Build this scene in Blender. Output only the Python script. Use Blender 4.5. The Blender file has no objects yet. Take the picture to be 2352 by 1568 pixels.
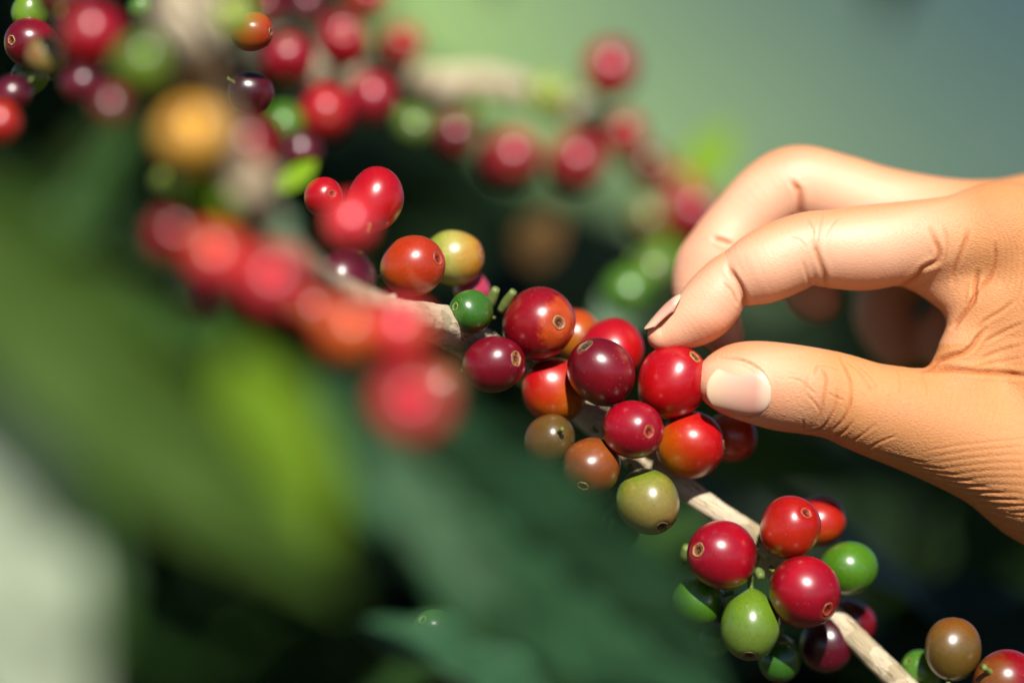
import bpy, bmesh, math, random
import numpy as np
from mathutils import Vector, Matrix

SC = bpy.context.scene
COL = SC.collection
rnd = random.Random(11)

# ------------------------------------------------------------------ camera
D0 = 0.59                      # metres from lens to the plane of focus
LENS = 100.0
S = (36.0 / LENS * D0) / 2352.0    # metres per photo pixel on the focus plane (photo 2352 x 1568)
CAM = Vector((0.0, 0.0, 1.35))
PITCH = math.radians(-6.0)
cam_d = bpy.data.cameras.new('camera')
cam = bpy.data.objects.new('camera', cam_d)
COL.objects.link(cam)
cam.location = CAM
cam.rotation_euler = (math.radians(90) + PITCH, 0, 0)
cam_d.lens = LENS
cam_d.sensor_width = 36
cam_d.clip_start = 0.01
cam_d.clip_end = 8000
cam_d.dof.use_dof = True
cam_d.dof.focus_distance = D0 - 0.006
cam_d.dof.aperture_fstop = 2.8
SC.camera = cam
RV = Matrix.Rotation(PITCH, 3, 'X')     # view axes (right, forward, up) -> world

def W(x, d, z):
    return CAM + RV @ Vector((x, d, z))

def V(px, py, dy=0.0):
    """a point of the place: photo pixel (2352 wide) at dy millimetres beyond the plane of focus"""
    k = 1 + dy / 1000 / D0
    return W((px - 1176) * S * k, D0 * k, (784 - py) * S * k)

def vdir(x, z, d):
    return (RV @ Vector((x, d, z))).normalized()

# ------------------------------------------------------------------ world, sun
sun_dir = vdir(0.08, 0.64, -0.76)          # towards the sun
SUN_EL = math.asin(sun_dir.z)
SUN_AZ = math.atan2(sun_dir.x, sun_dir.y)
world = bpy.data.worlds.new('World')
SC.world = world
world.use_nodes = True
nt = world.node_tree
sky = nt.nodes.new('ShaderNodeTexSky')
sky.sky_type = 'NISHITA'
sky.sun_disc = False
sky.altitude = 1800
sky.dust_density = 0.1
sky.air_density = 0.8
sky.sun_elevation = SUN_EL
sky.sun_rotation = SUN_AZ
bg = nt.nodes['Background']
bg.inputs['Strength'].default_value = 0.05
nt.links.new(sky.outputs[0], bg.inputs['Color'])

sun_d = bpy.data.lights.new('sun', 'SUN')
sun_d.energy = 5.0
sun_d.angle = math.radians(0.5)
sun_d.color = (1.0, 0.95, 0.88)
sun = bpy.data.objects.new('sun', sun_d)
COL.objects.link(sun)
sun.rotation_euler = sun_dir.to_track_quat('Z', 'Y').to_euler()
sun.location = (0, -3, 5)

SC.view_settings.view_transform = 'Standard'
SC.view_settings.look = 'None'
SC.view_settings.exposure = 0.45
SC.view_settings.gamma = 1.0
SC.view_settings.use_curve_mapping = False
SC.cycles.use_denoising = True
SC.cycles.max_bounces = 6
SC.cycles.diffuse_bounces = 2
SC.cycles.glossy_bounces = 2
SC.cycles.transmission_bounces = 3
SC.cycles.sample_clamp_indirect = 4.0
SC.cycles.caustics_reflective = False
SC.cycles.caustics_refractive = False

# ------------------------------------------------------------------ helpers
def lin(r, g, b, k=1.0):
    f = lambda c: (c / 255 / 12.92 if c / 255 <= 0.04045 else ((c / 255 + 0.055) / 1.055) ** 2.4) * k
    return (f(r), f(g), f(b), 1.0)

def mesh_np(name, verts, faces, smooth=True):
    me = bpy.data.meshes.new(name)
    me.from_pydata([tuple(v) for v in verts] if not isinstance(verts, list) else verts, [], [tuple(f) for f in faces] if not isinstance(faces, list) else faces)
    me.update()
    if smooth:
        me.polygons.foreach_set('use_smooth', [True] * len(me.polygons))
    return me

def link(name, me, mat=None, parent=None, **kw):
    o = bpy.data.objects.new(name, me)
    COL.objects.link(o)
    if mat is not None and me is not None and not me.materials:
        me.materials.append(mat)
    if parent is not None:
        o.parent = parent
    for k, v in kw.items():
        o[k] = v
    return o

def empty(name, loc, **kw):
    o = link(name, None, **kw)
    o.location = loc
    return o

class NT:
    def __init__(self, name):
        self.m = bpy.data.materials.new(name)
        self.m.use_nodes = True
        self.t = self.m.node_tree
        self.b = self.t.nodes['Principled BSDF']
        self.out = self.t.nodes['Material Output']
    def n(self, typ, **kw):
        nd = self.t.nodes.new('ShaderNode' + typ)
        for k, v in kw.items():
            if k in nd.inputs.keys() or isinstance(k, int):
                nd.inputs[k].default_value = v
            else:
                setattr(nd, k, v)
        return nd
    def l(self, a, b):
        self.t.links.new(a, b)
    def noise(self, vec, scale, detail=3, rough=0.5, dist=0.0):
        nd = self.n('TexNoise')
        nd.inputs['Scale'].default_value = scale
        nd.inputs['Detail'].default_value = detail
        nd.inputs['Roughness'].default_value = rough
        nd.inputs['Distortion'].default_value = dist
        if vec is not None:
            self.l(vec, nd.inputs['Vector'])
        return nd
    def ramp(self, fac, stops, interp='LINEAR'):
        nd = self.n('ValToRGB')
        cr = nd.color_ramp
        cr.interpolation = interp
        while len(cr.elements) < len(stops):
            cr.elements.new(0.5)
        for e, (p, c) in zip(cr.elements, stops):
            e.position = p
            e.color = c if len(c) == 4 else (*c, 1)
        self.l(fac, nd.inputs[0])
        return nd
    def math(self, op, a, b=None, clamp=False):
        nd = self.n('Math')
        nd.operation = op
        nd.use_clamp = clamp
        for i, v in enumerate((a, b)):
            if v is None:
                continue
            if isinstance(v, (int, float)):
                nd.inputs[i].default_value = v
            else:
                self.l(v, nd.inputs[i])
        return nd.outputs[0]
    def mix(self, fac, a, b, mode='MIX'):
        nd = self.n('Mix')
        nd.data_type = 'RGBA'
        nd.blend_type = mode
        for i, v in ((0, fac), (6, a), (7, b)):
            if isinstance(v, (int, float)):
                nd.inputs[i].default_value = v
            elif isinstance(v, tuple):
                nd.inputs[i].default_value = v
            else:
                self.l(v, nd.inputs[i])
        return nd.outputs[2]
    def bump(self, h, strength, dist, normal=None):
        nd = self.n('Bump')
        nd.inputs['Strength'].default_value = strength
        nd.inputs['Distance'].default_value = dist
        self.l(h, nd.inputs['Height'])
        if normal is not None:
            self.l(normal, nd.inputs['Normal'])
        return nd.outputs[0]

# ------------------------------------------------------------------ materials
def mat_simple(name, c, rough=0.6, vary=0.25, scale=40, c2=None):
    m = NT(name)
    tc = m.n('TexCoord')
    ns = m.noise(tc.outputs['Object'], scale, 4)
    a = c
    b = c2 or tuple(x * (1 - vary) for x in c[:3]) + (1,)
    r = m.ramp(ns.outputs[0], [(0.35, a), (0.65, b)])
    m.l(r.outputs[0], m.b.inputs['Base Color'])
    m.b.inputs['Roughness'].default_value = rough
    return m.m

def mat_leaf(name, top, back, trans, tw=0.25, rough=0.38, vein=0.35, spec=0.35):
    m = NT(name)
    tc = m.n('TexCoord')
    oi = m.n('ObjectInfo')
    ns = m.noise(tc.outputs['Object'], 6, 4)
    uv = m.n('UVMap')
    sep = m.n('SeparateXYZ')
    m.l(uv.outputs[0], sep.inputs[0])
    # u across (0..1), v along: midrib and side veins
    ax = m.math('ABSOLUTE', m.math('SUBTRACT', sep.outputs[0], 0.5))
    mid = m.math('LESS_THAN', ax, 0.02)
    ph = m.math('ADD', m.math('MULTIPLY', sep.outputs[1], 9.0), m.math('MULTIPLY', ax, -3.2))
    fr = m.math('FRACT', ph)
    vn = m.math('LESS_THAN', fr, 0.07)
    vv = m.math('MULTIPLY', m.math('MAXIMUM', mid, vn), vein)
    dk = tuple(x * 0.65 for x in top[:3]) + (1,)
    base = m.ramp(ns.outputs[0], [(0.35, top), (0.7, dk)]).outputs[0]
    lightc = tuple(min(1, x * 2.6 + 0.02) for x in top[:3]) + (1,)
    base = m.mix(vv, base, lightc)
    hv = m.n('HueSaturation')
    m.l(base, hv.inputs['Color'])
    m.l(m.math('ADD', m.math('MULTIPLY', oi.outputs['Random'], 0.5), 0.75), hv.inputs['Value'])
    geo = m.n('NewGeometry')
    col = m.mix(geo.outputs['Backfacing'], hv.outputs[0], back)
    m.l(col, m.b.inputs['Base Color'])
    m.b.inputs['Roughness'].default_value = rough
    m.b.inputs['Specular IOR Level'].default_value = spec
    m.l(m.bump(m.math('ADD', ns.outputs[0], m.math('MULTIPLY', vv, -2.0)), 0.25, 0.0006), m.b.inputs['Normal'])
    tr = m.n('BsdfTranslucent')
    tr.inputs['Color'].default_value = trans
    mx = m.n('MixShader')
    mx.inputs[0].default_value = tw
    m.l(m.b.outputs[0], mx.inputs[1])
    m.l(tr.outputs[0], mx.inputs[2])
    m.l(mx.outputs[0], m.out.inputs['Surface'])
    return m.m

LEAF = mat_leaf('leaf_dark_green', (0.024, 0.066, 0.010, 1), (0.05, 0.11, 0.035, 1), (0.10, 0.22, 0.02, 1), 0.18, 0.5)
LEAF_MID = mat_leaf('leaf_mid_green', (0.056, 0.112, 0.013, 1), (0.08, 0.16, 0.04, 1), (0.16, 0.30, 0.02, 1), 0.25, 0.6)
LEAF_BLUE = mat_leaf('leaf_blue_green', (0.034, 0.105, 0.045, 1), (0.04, 0.10, 0.06, 1), (0.08, 0.2, 0.05, 1), 0.18, 0.42)
LEAF_LIME = mat_leaf('leaf_young_lime', (0.20, 0.36, 0.012, 1), (0.2, 0.34, 0.03, 1), (0.3, 0.5, 0.02, 1), 0.3, 0.6, 0.2, 0.15)
LEAF_GLARE = mat_leaf('leaf_painted_glare', (0.46, 0.54, 0.37, 1), (0.2, 0.28, 0.14, 1), (0.2, 0.3, 0.1, 1), 0.15, 0.34, 0.15, 0.7)  # sun glare is painted into the pale base colour
LEAF_SAGE = mat_leaf('leaf_sage_green', (0.10, 0.20, 0.10, 1), (0.1, 0.2, 0.1, 1), (0.1, 0.25, 0.06, 1), 0.18, 0.45)
LEAF_DRY = mat_leaf('leaf_dry_brown', (0.22, 0.11, 0.03, 1), (0.2, 0.1, 0.03, 1), (0.3, 0.15, 0.03, 1), 0.2, 0.6)
LEAF_SHADED = mat_leaf('leaf_shaded_green', (0.010, 0.028, 0.008, 1), (0.02, 0.05, 0.02, 1), (0.03, 0.08, 0.01, 1), 0.08, 0.55, 0.2, 0.2)  # leaf green darkened so the colour carries the shade inside the bush

def mat_bark():
    m = NT('bark_cream')
    tc = m.n('TexCoord')
    uv = m.n('UVMap')
    mp = m.n('Mapping')
    mp.inputs['Scale'].default_value = (0.9, 0.11, 1.0)
    m.l(uv.outputs[0], mp.inputs[0])
    ns = m.noise(mp.outputs[0], 6.0, 8, 0.72, 0.4)
    ns2 = m.noise(tc.outputs['Object'], 120, 3)
    c = m.ramp(ns.outputs[0], [(0.26, lin(44, 30, 18)), (0.36, lin(128, 96, 60)), (0.43, lin(224, 202, 164)), (0.75, lin(244, 232, 206))])
    c2 = m.mix(m.math('MULTIPLY', m.math('GREATER_THAN', ns2.outputs[0], 0.56), 0.55), c.outputs[0], lin(170, 150, 108))
    m.l(c2, m.b.inputs['Base Color'])
    m.b.inputs['Roughness'].default_value = 0.75
    m.l(m.bump(ns.outputs[0], 1.0, 0.0012), m.b.inputs['Normal'])
    return m.m
BARK = mat_bark()
TRUNK = mat_simple('bark_grey_brown', lin(110, 90, 66), 0.9, 0.5, 60)

def mat_cherry(name, stops, g, seed, dust=0.5, rough=0.4):
    m = NT(name)
    tc = m.n('TexCoord')
    ad = m.n('VectorMath')
    ad.operation = 'ADD'
    m.l(tc.outputs['Object'], ad.inputs[0])
    ad.inputs[1].default_value = (seed * 3.7 % 50, seed * 1.3 % 50, seed * 7.1 % 50)
    p = ad.outputs[0]
    dt = m.n('VectorMath')
    dt.operation = 'DOT_PRODUCT'
    m.l(tc.outputs['Object'], dt.inputs[0])
    dt.inputs[1].default_value = g
    n1 = m.noise(p, 1.3, 4, 0.6)
    n2 = m.noise(p, 9, 5, 0.65)
    t = m.math('ADD', m.math('MULTIPLY', dt.outputs['Value'], 0.5), 0.5)
    t = m.math('ADD', t, m.math('MULTIPLY', m.math('SUBTRACT', n1.outputs[0], 0.5), 0.55))
    t = m.math('ADD', t, m.math('MULTIPLY', m.math('SUBTRACT', n2.outputs[0], 0.5), 0.16), True)
    c = m.ramp(t, stops).outputs[0]
    # fine mottling, freckles and pale dust specks
    c = m.mix(0.28, c, m.mix(1.0, c, m.ramp(n2.outputs[0], [(0.3, (0.45, 0.45, 0.45)), (0.7, (1.5, 1.4, 1.4))]).outputs[0], 'MULTIPLY'))
    vo = m.n('TexVoronoi')
    vo.inputs['Scale'].default_value = 13
    m.l(p, vo.inputs['Vector'])
    wn = m.n('TexWhiteNoise')
    m.l(vo.outputs['Position'], wn.inputs[0])
    sp = m.math('MULTIPLY', m.math('LESS_THAN', vo.outputs['Distance'], 0.16), m.math('GREATER_THAN', wn.outputs['Value'], 0.86))
    c = m.mix(m.math('MULTIPLY', sp, 0.38 * dust), c, lin(235, 205, 170))
    vo2 = m.n('TexVoronoi')
    vo2.inputs['Scale'].default_value = 7
    m.l(p, vo2.inputs['Vector'])
    wn2 = m.n('TexWhiteNoise')
    m.l(vo2.outputs['Position'], wn2.inputs[0])
    fk = m.math('MULTIPLY', m.math('LESS_THAN', vo2.outputs['Distance'], 0.13), m.math('GREATER_THAN', wn2.outputs['Value'], 0.8))
    c = m.mix(m.math('MULTIPLY', fk, 0.55), c, lin(60, 22, 16))
    m.l(c, m.b.inputs['Base Color'])
    rr = m.math('ADD', m.math('MULTIPLY', n2.outputs[0], 0.16), rough - 0.08)
    m.l(m.math('ADD', rr, m.math('MULTIPLY', sp, 0.3)), m.b.inputs['Roughness'])
    m.b.inputs['Subsurface Weight'].default_value = 0.04
    m.b.inputs['Subsurface Radius'].default_value = (1.0, 0.3, 0.15)
    m.b.inputs['Subsurface Scale'].default_value = 0.0012
    m.b.inputs['Specular IOR Level'].default_value = 0.06
    m.b.inputs['Coat Weight'].default_value = 1.0
    m.b.inputs['Coat Roughness'].default_value = 0.30
    m.b.inputs['Coat IOR'].default_value = 1.66
    n3 = m.noise(p, 26, 3, 0.6)
    m.l(m.bump(m.math('ADD', n3.outputs[0], m.math('MULTIPLY', n1.outputs[0], 2.0)), 0.10, 0.0004), m.b.inputs['Normal'])
    return m.m

def mat_disc(name, rim, pit):
    m = NT(name)
    tc = m.n('TexCoord')
    sp = m.n('SeparateXYZ')
    m.l(tc.outputs['Object'], sp.inputs[0])
    r = m.math('SQRT', m.math('ADD', m.math('POWER', sp.outputs[0], 2.0), m.math('POWER', sp.outputs[1], 2.0)))
    ns = m.noise(tc.outputs['Object'], 14, 4, 0.7)
    rr = m.math('ADD', m.math('MULTIPLY', r, 4.0), m.math('MULTIPLY', m.math('SUBTRACT', ns.outputs[0], 0.5), 0.35))
    c = m.ramp(rr, [(0.0, tuple(x * 1.3 for x in pit[:3]) + (1,)), (0.22, tuple(x * 0.3 for x in pit[:3]) + (1,)), (0.42, pit), (0.72, rim), (0.9, tuple(x * 0.55 for x in rim[:3]) + (1,))])
    m.l(c.outputs[0], m.b.inputs['Base Color'])
    m.b.inputs['Roughness'].default_value = 0.5
    m.l(m.bump(ns.outputs[0], 0.5, 0.0003), m.b.inputs['Normal'])
    return m.m

def mat_skin():
    m = NT('skin')
    tc = m.n('TexCoord')
    at = m.n('Attribute')
    at.attribute_name = 'tan'
    cr = m.n('Attribute')
    cr.attribute_name = 'crease'
    ob = tc.outputs['Object']
    n1 = m.noise(ob, 90, 4, 0.6)
    n2 = m.noise(ob, 500, 3, 0.6)
    pale = lin(234, 180, 146)
    tan = lin(202, 140, 90)
    f = m.math('ADD', at.outputs['Fac'], m.math('MULTIPLY', m.math('SUBTRACT', n1.outputs[0], 0.5), 0.5), True)
    c = m.mix(f, pale, tan)
    c = m.mix(0.35, c, m.mix(1.0, c, m.ramp(n1.outputs[0], [(0.3, (0.82, 0.72, 0.66)), (0.7, (1.12, 1.12, 1.1))]).outputs[0], 'MULTIPLY'))
    bl = m.n('Attribute')
    bl.attribute_name = 'blush'
    c = m.mix(m.math('MULTIPLY', bl.outputs['Fac'], m.math('ADD', 0.15, m.math('MULTIPLY', n1.outputs[0], 0.6))), c, lin(214, 112, 72))
    c = m.mix(m.math('MULTIPLY', cr.outputs['Fac'], 0.72, True), c, lin(182, 100, 52))
    m.l(c, m.b.inputs['Base Color'])
    m.b.inputs['Roughness'].default_value = 0.52
    m.l(m.math('SUBTRACT', 0.55, m.math('MULTIPLY', at.outputs['Fac'], 0.36)), m.b.inputs['Specular IOR Level'])
    m.b.inputs['Subsurface Weight'].default_value = 0.16
    m.b.inputs['Subsurface Radius'].default_value = (1.0, 0.38, 0.18)
    m.b.inputs['Subsurface Scale'].default_value = 0.0018
    # fine diamond shaped skin lines
    h = None
    for rot, sc in ((0.35, (900, 900, 1900)), (-0.9, (900, 900, 2300))):
        mp = m.n('Mapping')
        mp.inputs['Rotation'].default_value = (0, rot, 0)
        mp.inputs['Scale'].default_value = sc
        wv = m.n('VectorMath')
        wv.operation = 'ADD'
        sc2 = m.n('VectorMath')
        sc2.operation = 'SCALE'
        sc2.inputs['Scale'].default_value = 0.0022
        m.l(n1.outputs['Color'], sc2.inputs[0])
        m.l(ob, wv.inputs[0])
        m.l(sc2.outputs[0], wv.inputs[1])
        m.l(wv.outputs[0], mp.inputs[0])
        vo = m.n('TexVoronoi')
        vo.feature = 'DISTANCE_TO_EDGE'
        vo.inputs['Scale'].default_value = 1.0
        m.l(mp.outputs[0], vo.inputs['Vector'])
        e = m.math('MINIMUM', vo.outputs['Distance'], 0.3)
        h = e if h is None else m.math('ADD', h, e)
    st = m.math('ADD', m.math('MULTIPLY', at.outputs['Fac'], 0.65), 0.28)
    hh = m.math('MULTIPLY', m.math('ADD', h, m.math('MULTIPLY', n2.outputs[0], 0.25)), st)
    m.l(m.bump(hh, 0.30, 0.0007), m.b.inputs['Normal'])
    return m.m
SKIN = mat_skin()

def mat_nail():
    m = NT('nail')
    tc = m.n('TexCoord')
    uv = m.n('UVMap')
    sp = m.n('SeparateXYZ')
    m.l(uv.outputs[0], sp.inputs[0])
    ns = m.noise(tc.outputs['Object'], 300, 2)
    t = m.math('ADD', sp.outputs[0], m.math('MULTIPLY', m.math('SUBTRACT', ns.outputs[0], 0.5), 0.06))
    c = m.ramp(t, [(0.0, lin(232, 196, 170)), (0.12, lin(230, 188, 164)), (0.26, lin(218, 158, 138)), (0.6, lin(226, 174, 150)), (0.85, lin(232, 188, 158)), (0.97, lin(232, 190, 154))])
    m.l(c.outputs[0], m.b.inputs['Base Color'])
    m.b.inputs['Roughness'].default_value = 0.42
    m.b.inputs['Specular IOR Level'].default_value = 0.35
    m.b.inputs['Subsurface Weight'].default_value = 0.2
    m.b.inputs['Subsurface Scale'].default_value = 0.001
    return m.m
NAIL = mat_nail()

# ------------------------------------------------------------------ ground, hills, far trees
def mat_ground(name, a, b, scale, rough=0.95):
    m = NT(name)
    tc = m.n('TexCoord')
    n1 = m.noise(tc.outputs['Object'], scale, 6, 0.6)
    n2 = m.noise(tc.outputs['Object'], scale * 14, 4, 0.6)
    f = m.math('ADD', m.math('MULTIPLY', n1.outputs[0], 0.7), m.math('MULTIPLY', n2.outputs[0], 0.3))
    c = m.ramp(f, [(0.38, a), (0.62, b)])
    m.l(c.outputs[0], m.b.inputs['Base Color'])
    m.b.inputs['Roughness'].default_value = rough
    m.b.inputs['Specular IOR Level'].default_value = 0.1
    m.l(m.bump(n2.outputs[0], 0.6, 0.1), m.b.inputs['Normal'])
    return m.m

SOIL = mat_ground('dark_soil_and_litter', (0.045, 0.03, 0.02, 1), (0.06, 0.055, 0.025, 1), 1.5)
def mat_hills():
    m = NT('hill_fields_forest_haze')
    tc = m.n('TexCoord')
    sp = m.n('SeparateXYZ')
    m.l(tc.outputs['Object'], sp.inputs[0])
    n1 = m.noise(tc.outputs['Object'], 0.02, 5, 0.6)
    n2 = m.noise(tc.outputs['Object'], 0.3, 4, 0.6)
    t = m.math('ADD', m.math('MULTIPLY', sp.outputs[0], 1 / 150.0), 0.21)
    t = m.math('ADD', t, m.math('MULTIPLY', sp.outputs[2], 1 / 300.0))
    t = m.math('ADD', t, m.math('MULTIPLY', m.math('SUBTRACT', n1.outputs[0], 0.5), 0.22), True)
    c = m.ramp(t, [(0.12, (0.22, 0.34, 0.115, 1)), (0.32, (0.14, 0.22, 0.115, 1)), (0.48, (0.08, 0.13, 0.10, 1)), (0.70, (0.04, 0.08, 0.085, 1)), (0.9, (0.022, 0.07, 0.14, 1))])  # blue end paints distant haze into the forest colour
    m.l(m.mix(0.3, c.outputs[0], m.mix(1.0, c.outputs[0], m.ramp(n2.outputs[0], [(0.35, (0.4, 0.4, 0.4)), (0.65, (1.4, 1.4, 1.4))]).outputs[0], 'MULTIPLY')), m.b.inputs['Base Color'])
    m.b.inputs['Roughness'].default_value = 0.95
    m.b.inputs['Specular IOR Level'].default_value = 0.1
    return m.m
HILL = mat_hills()

def terrain(name, x0, x1, y0, y1, nx, ny, f, mat):
    vs, fs = [], []
    for j in range(ny + 1):
        y = y0 + (y1 - y0) * (j / ny) ** 2
        for i in range(nx + 1):
            x = x0 + (x1 - x0) * i / nx
            vs.append((x, y, f(x, y)))
    for j in range(ny):
        for i in range(nx):
            a = j * (nx + 1) + i
            fs.append((a, a + 1, a + nx + 2, a + nx + 1))
    return link(name, mesh_np(name, vs, fs), mat, kind='structure')

def ground_h(x, y):
    t = max(0.0, y - 6.0)
    return 0.02 * math.sin(x * 1.3) * math.sin(y * 0.9) - 30 * (1 - math.exp(-t / 200.0))
terrain('ground', -60, 60, -30, 3000, 24, 60, lambda x, y: ground_h(x, y), SOIL)

def hill_h(x, y):
    t = min(1.0, max(0.0, (y - 220) / 500))
    return -34 + t * (105 + 14 * math.sin(x * 0.006 + 1) + 8 * math.sin(x * 0.021))
terrain('hills', -900, 900, 200, 1200, 60, 40, hill_h, HILL)

# ------------------------------------------------------------------ leaves
def leaf_mesh(name, width, wave, bend, fold, seed, nu=44, nv=14):
    r = random.Random(seed)
    ph = r.uniform(0, 6)
    vs, fs, uvs = [], [], []
    for i in range(nu + 1):
        u = i / nu
        s = max(0.0, math.sin(math.pi * u ** 0.86)) ** 0.85
        w = width * s * (1 if u < 0.82 else 1 - 0.45 * ((u - 0.82) / 0.18)) + 0.004
        cz = -bend * u * u
        for j in range(nv + 1):
            v = -1 + 2 * j / nv
            z = cz + fold * abs(v) * w
            z += wave * abs(v) ** 1.5 * math.sin(u * 26 + ph + (0.8 if v > 0 else 0)) * s
            z += 0.006 * s * (1 - abs(v)) * math.sin(abs(v) * 8 - u * 55)
            z -= 0.012 * math.exp(-(v / 0.1) ** 2)
            vs.append((v * w, u, z))
            uvs.append((0.5 + 0.5 * v, u))
    for i in range(nu):
        for j in range(nv):
            a = i * (nv + 1) + j
            fs.append((a, a + 1, a + nv + 2, a + nv + 1))
    me = mesh_np(name, vs, fs)
    ul = me.uv_layers.new(name='UVMap')
    for lp in me.loops:
        ul.data[lp.index].uv = uvs[lp.vertex_index]
    return me

LEAFSHAPES = [(0.21, 0.012, 0.10, 0.10, 1), (0.19, 0.018, 0.22, 0.18, 2), (0.23, 0.01, 0.05, 0.05, 3), (0.20, 0.02, 0.32, 0.25, 4)]
_leafcache = {}
def leaf(parent, p0, p1, normal, mat, shape=0, wscale=1.0, label=None):
    key = (shape, mat.name)
    if key not in _leafcache:
        me = leaf_mesh('leaf', *LEAFSHAPES[shape])
        me.materials.append(mat)
        _leafcache[key] = me
    y = (p1 - p0)
    L = y.length
    y.normalize()
    z = (normal - y * normal.dot(y)).normalized()
    x = y.cross(z)
    o = link('leaf', _leafcache[key])
    M = Matrix((x, y, z)).transposed().to_4x4()
    M = Matrix.Translation(p0) @ M @ Matrix.Diagonal((L * wscale, L, L, 1))
    o.matrix_world = M
    if parent is not None:
        o.parent = parent
        o.matrix_parent_inverse = Matrix.Identity(4)
        o.matrix_basis = parent.matrix_basis.inverted() @ M
    if label:
        o['label'] = label
    return o

# ------------------------------------------------------------------ twigs
def catmull(P, n):
    P = np.asarray(P, float)
    Q = np.vstack([2 * P[0] - P[1], P, 2 * P[-1] - P[-2]])
    out = []
    for i in range(1, len(Q) - 2):
        for k in range(n):
            t = k / n
            a, b, c, d = Q[i - 1], Q[i], Q[i + 1], Q[i + 2]
            out.append(0.5 * (2 * b + (c - a) * t + (2 * a - 5 * b + 4 * c - d) * t * t + (3 * b - a - 3 * c + d) * t ** 3))
    out.append(P[-1])
    return np.array(out)

def tube_mesh(name, pts, sides=18, sub=8, rough=0.06, seed=0):
    """pts: world (x,y,z,r) knots -> tapered, slightly knobbly tube with closed ends and UV (around, metres along*100)"""
    r_ = random.Random(seed)
    C = catmull(pts, sub)
    n = len(C)
    vs, fs, uvs = [], [], []
    T = np.gradient(C[:, :3], axis=0)
    ref = Vector((0.3, 0.2, 1)).normalized()
    s = 0.0
    for i in range(n):
        t = Vector(T[i]).normalized()
        a = t.cross(ref).normalized()
        b = a.cross(t)
        ref = b
        if i:
            s += float(np.linalg.norm(C[i, :3] - C[i - 1, :3]))
        for j in range(sides):
            th = 2 * math.pi * j / sides
            rr = C[i, 3] * (1 + rough * (0.5 * math.sin(3 * th + i * 0.35 + seed) + 0.5 * math.sin(5 * th - i * 0.5)) + r_.uniform(-rough, rough) * 0.6)
            vs.append(tuple(Vector(C[i, :3]) + (a * math.cos(th) + b * math.sin(th)) * rr))
            uvs.append((j / sides * 4, s * 300))
    for i in range(n - 1):
        for j in range(sides):
            k = (j + 1) % sides
            fs.append((i * sides + j, i * sides + k, (i + 1) * sides + k, (i + 1) * sides + j))
    fs.append(tuple(range(sides - 1, -1, -1)))
    fs.append(tuple((n - 1) * sides + j for j in range(sides)))
    me = mesh_np(name, vs, fs)
    ul = me.uv_layers.new(name='UVMap')
    for poly in me.polygons:
        us = [uvs[me.loops[li].vertex_index] for li in poly.loop_indices]
        wrap = max(u[0] for u in us) - min(u[0] for u in us) > 2
        for li, u in zip(poly.loop_indices, us):
            ul.data[li].uv = (u[0] + (4 if wrap and u[0] < 1 else 0), u[1])
    return me

def vknots(L):
    out = []
    for px, py, dy, r in L:
        p = V(px, py, dy)
        out.append((p.x, p.y, p.z, r * S * (1 + dy / 590)))
    return out

# ------------------------------------------------------------------ the hand: an implicit surface, meshed
MM = S * 1000
def H(px, py, dy):
    k = 1 + dy / 590.0
    return [(px - 1176) * MM * k, dy, (784 - py) * MM * k]
def HC(L, n=5):
    K = [H(px, py, dy) + [r * MM * (1 + dy / 590.0)] for px, py, dy, r in L]
    return catmull(K, n)

FINGERS = {
 'index': HC([(2330, 540, 5, 112), (2200, 548, 3, 100), (2085, 556, 1, 94), (1990, 569, 0, 98), (1920, 572, -1, 91), (1858, 570, -1, 84), (1800, 592, -1, 87), (1752, 614, -1, 84),
              (1705, 634, 0, 69), (1672, 648, 0, 64), (1640, 686, 0, 70), (1606, 724, 0, 66), (1568, 752, 0, 51), (1535, 770, 0, 37), (1520, 772, 0, 33)]),
 'middle': HC([(2380, 520, 22, 112), (2200, 512, 21, 100), (2035, 482, 20, 96), (1920, 446, 19, 93), (1830, 424, 18, 90), (1765, 455, 18, 86), (1700, 520, 18, 80), (1650, 580, 17, 78),
               (1622, 620, 17, 75), (1616, 680, 17, 70), (1640, 735, 17, 60), (1660, 770, 17, 48)]),
 'ring': HC([(2400, 545, 42, 104), (2200, 530, 44, 92), (2060, 505, 45, 88), (1950, 500, 46, 84), (1880, 545, 47, 79), (1850, 610, 48, 73), (1862, 665, 48, 62), (1882, 690, 47, 50)], 4),
 'little': HC([(2440, 585, 60, 96), (2250, 580, 62, 82), (2130, 590, 63, 76), (2060, 640, 64, 74), (2030, 715, 63, 70), (2045, 770, 62, 60), (2065, 800, 61, 50)], 4),
 'thumb': HC([(2420, 1085, 2, 165), (2300, 1035, 1, 142), (2200, 998, 0, 128), (2100, 965, -1, 118), (2000, 938, -2, 106), (1930, 912, -2, 100), (1870, 899, -2, 100), (1800, 889, -2, 101),
              (1745, 879, -2, 96), (1705, 874, -2, 88), (1675, 874, -2, 74), (1655, 876, -2, 58), (1645, 877, -2, 48)]),
}
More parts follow.
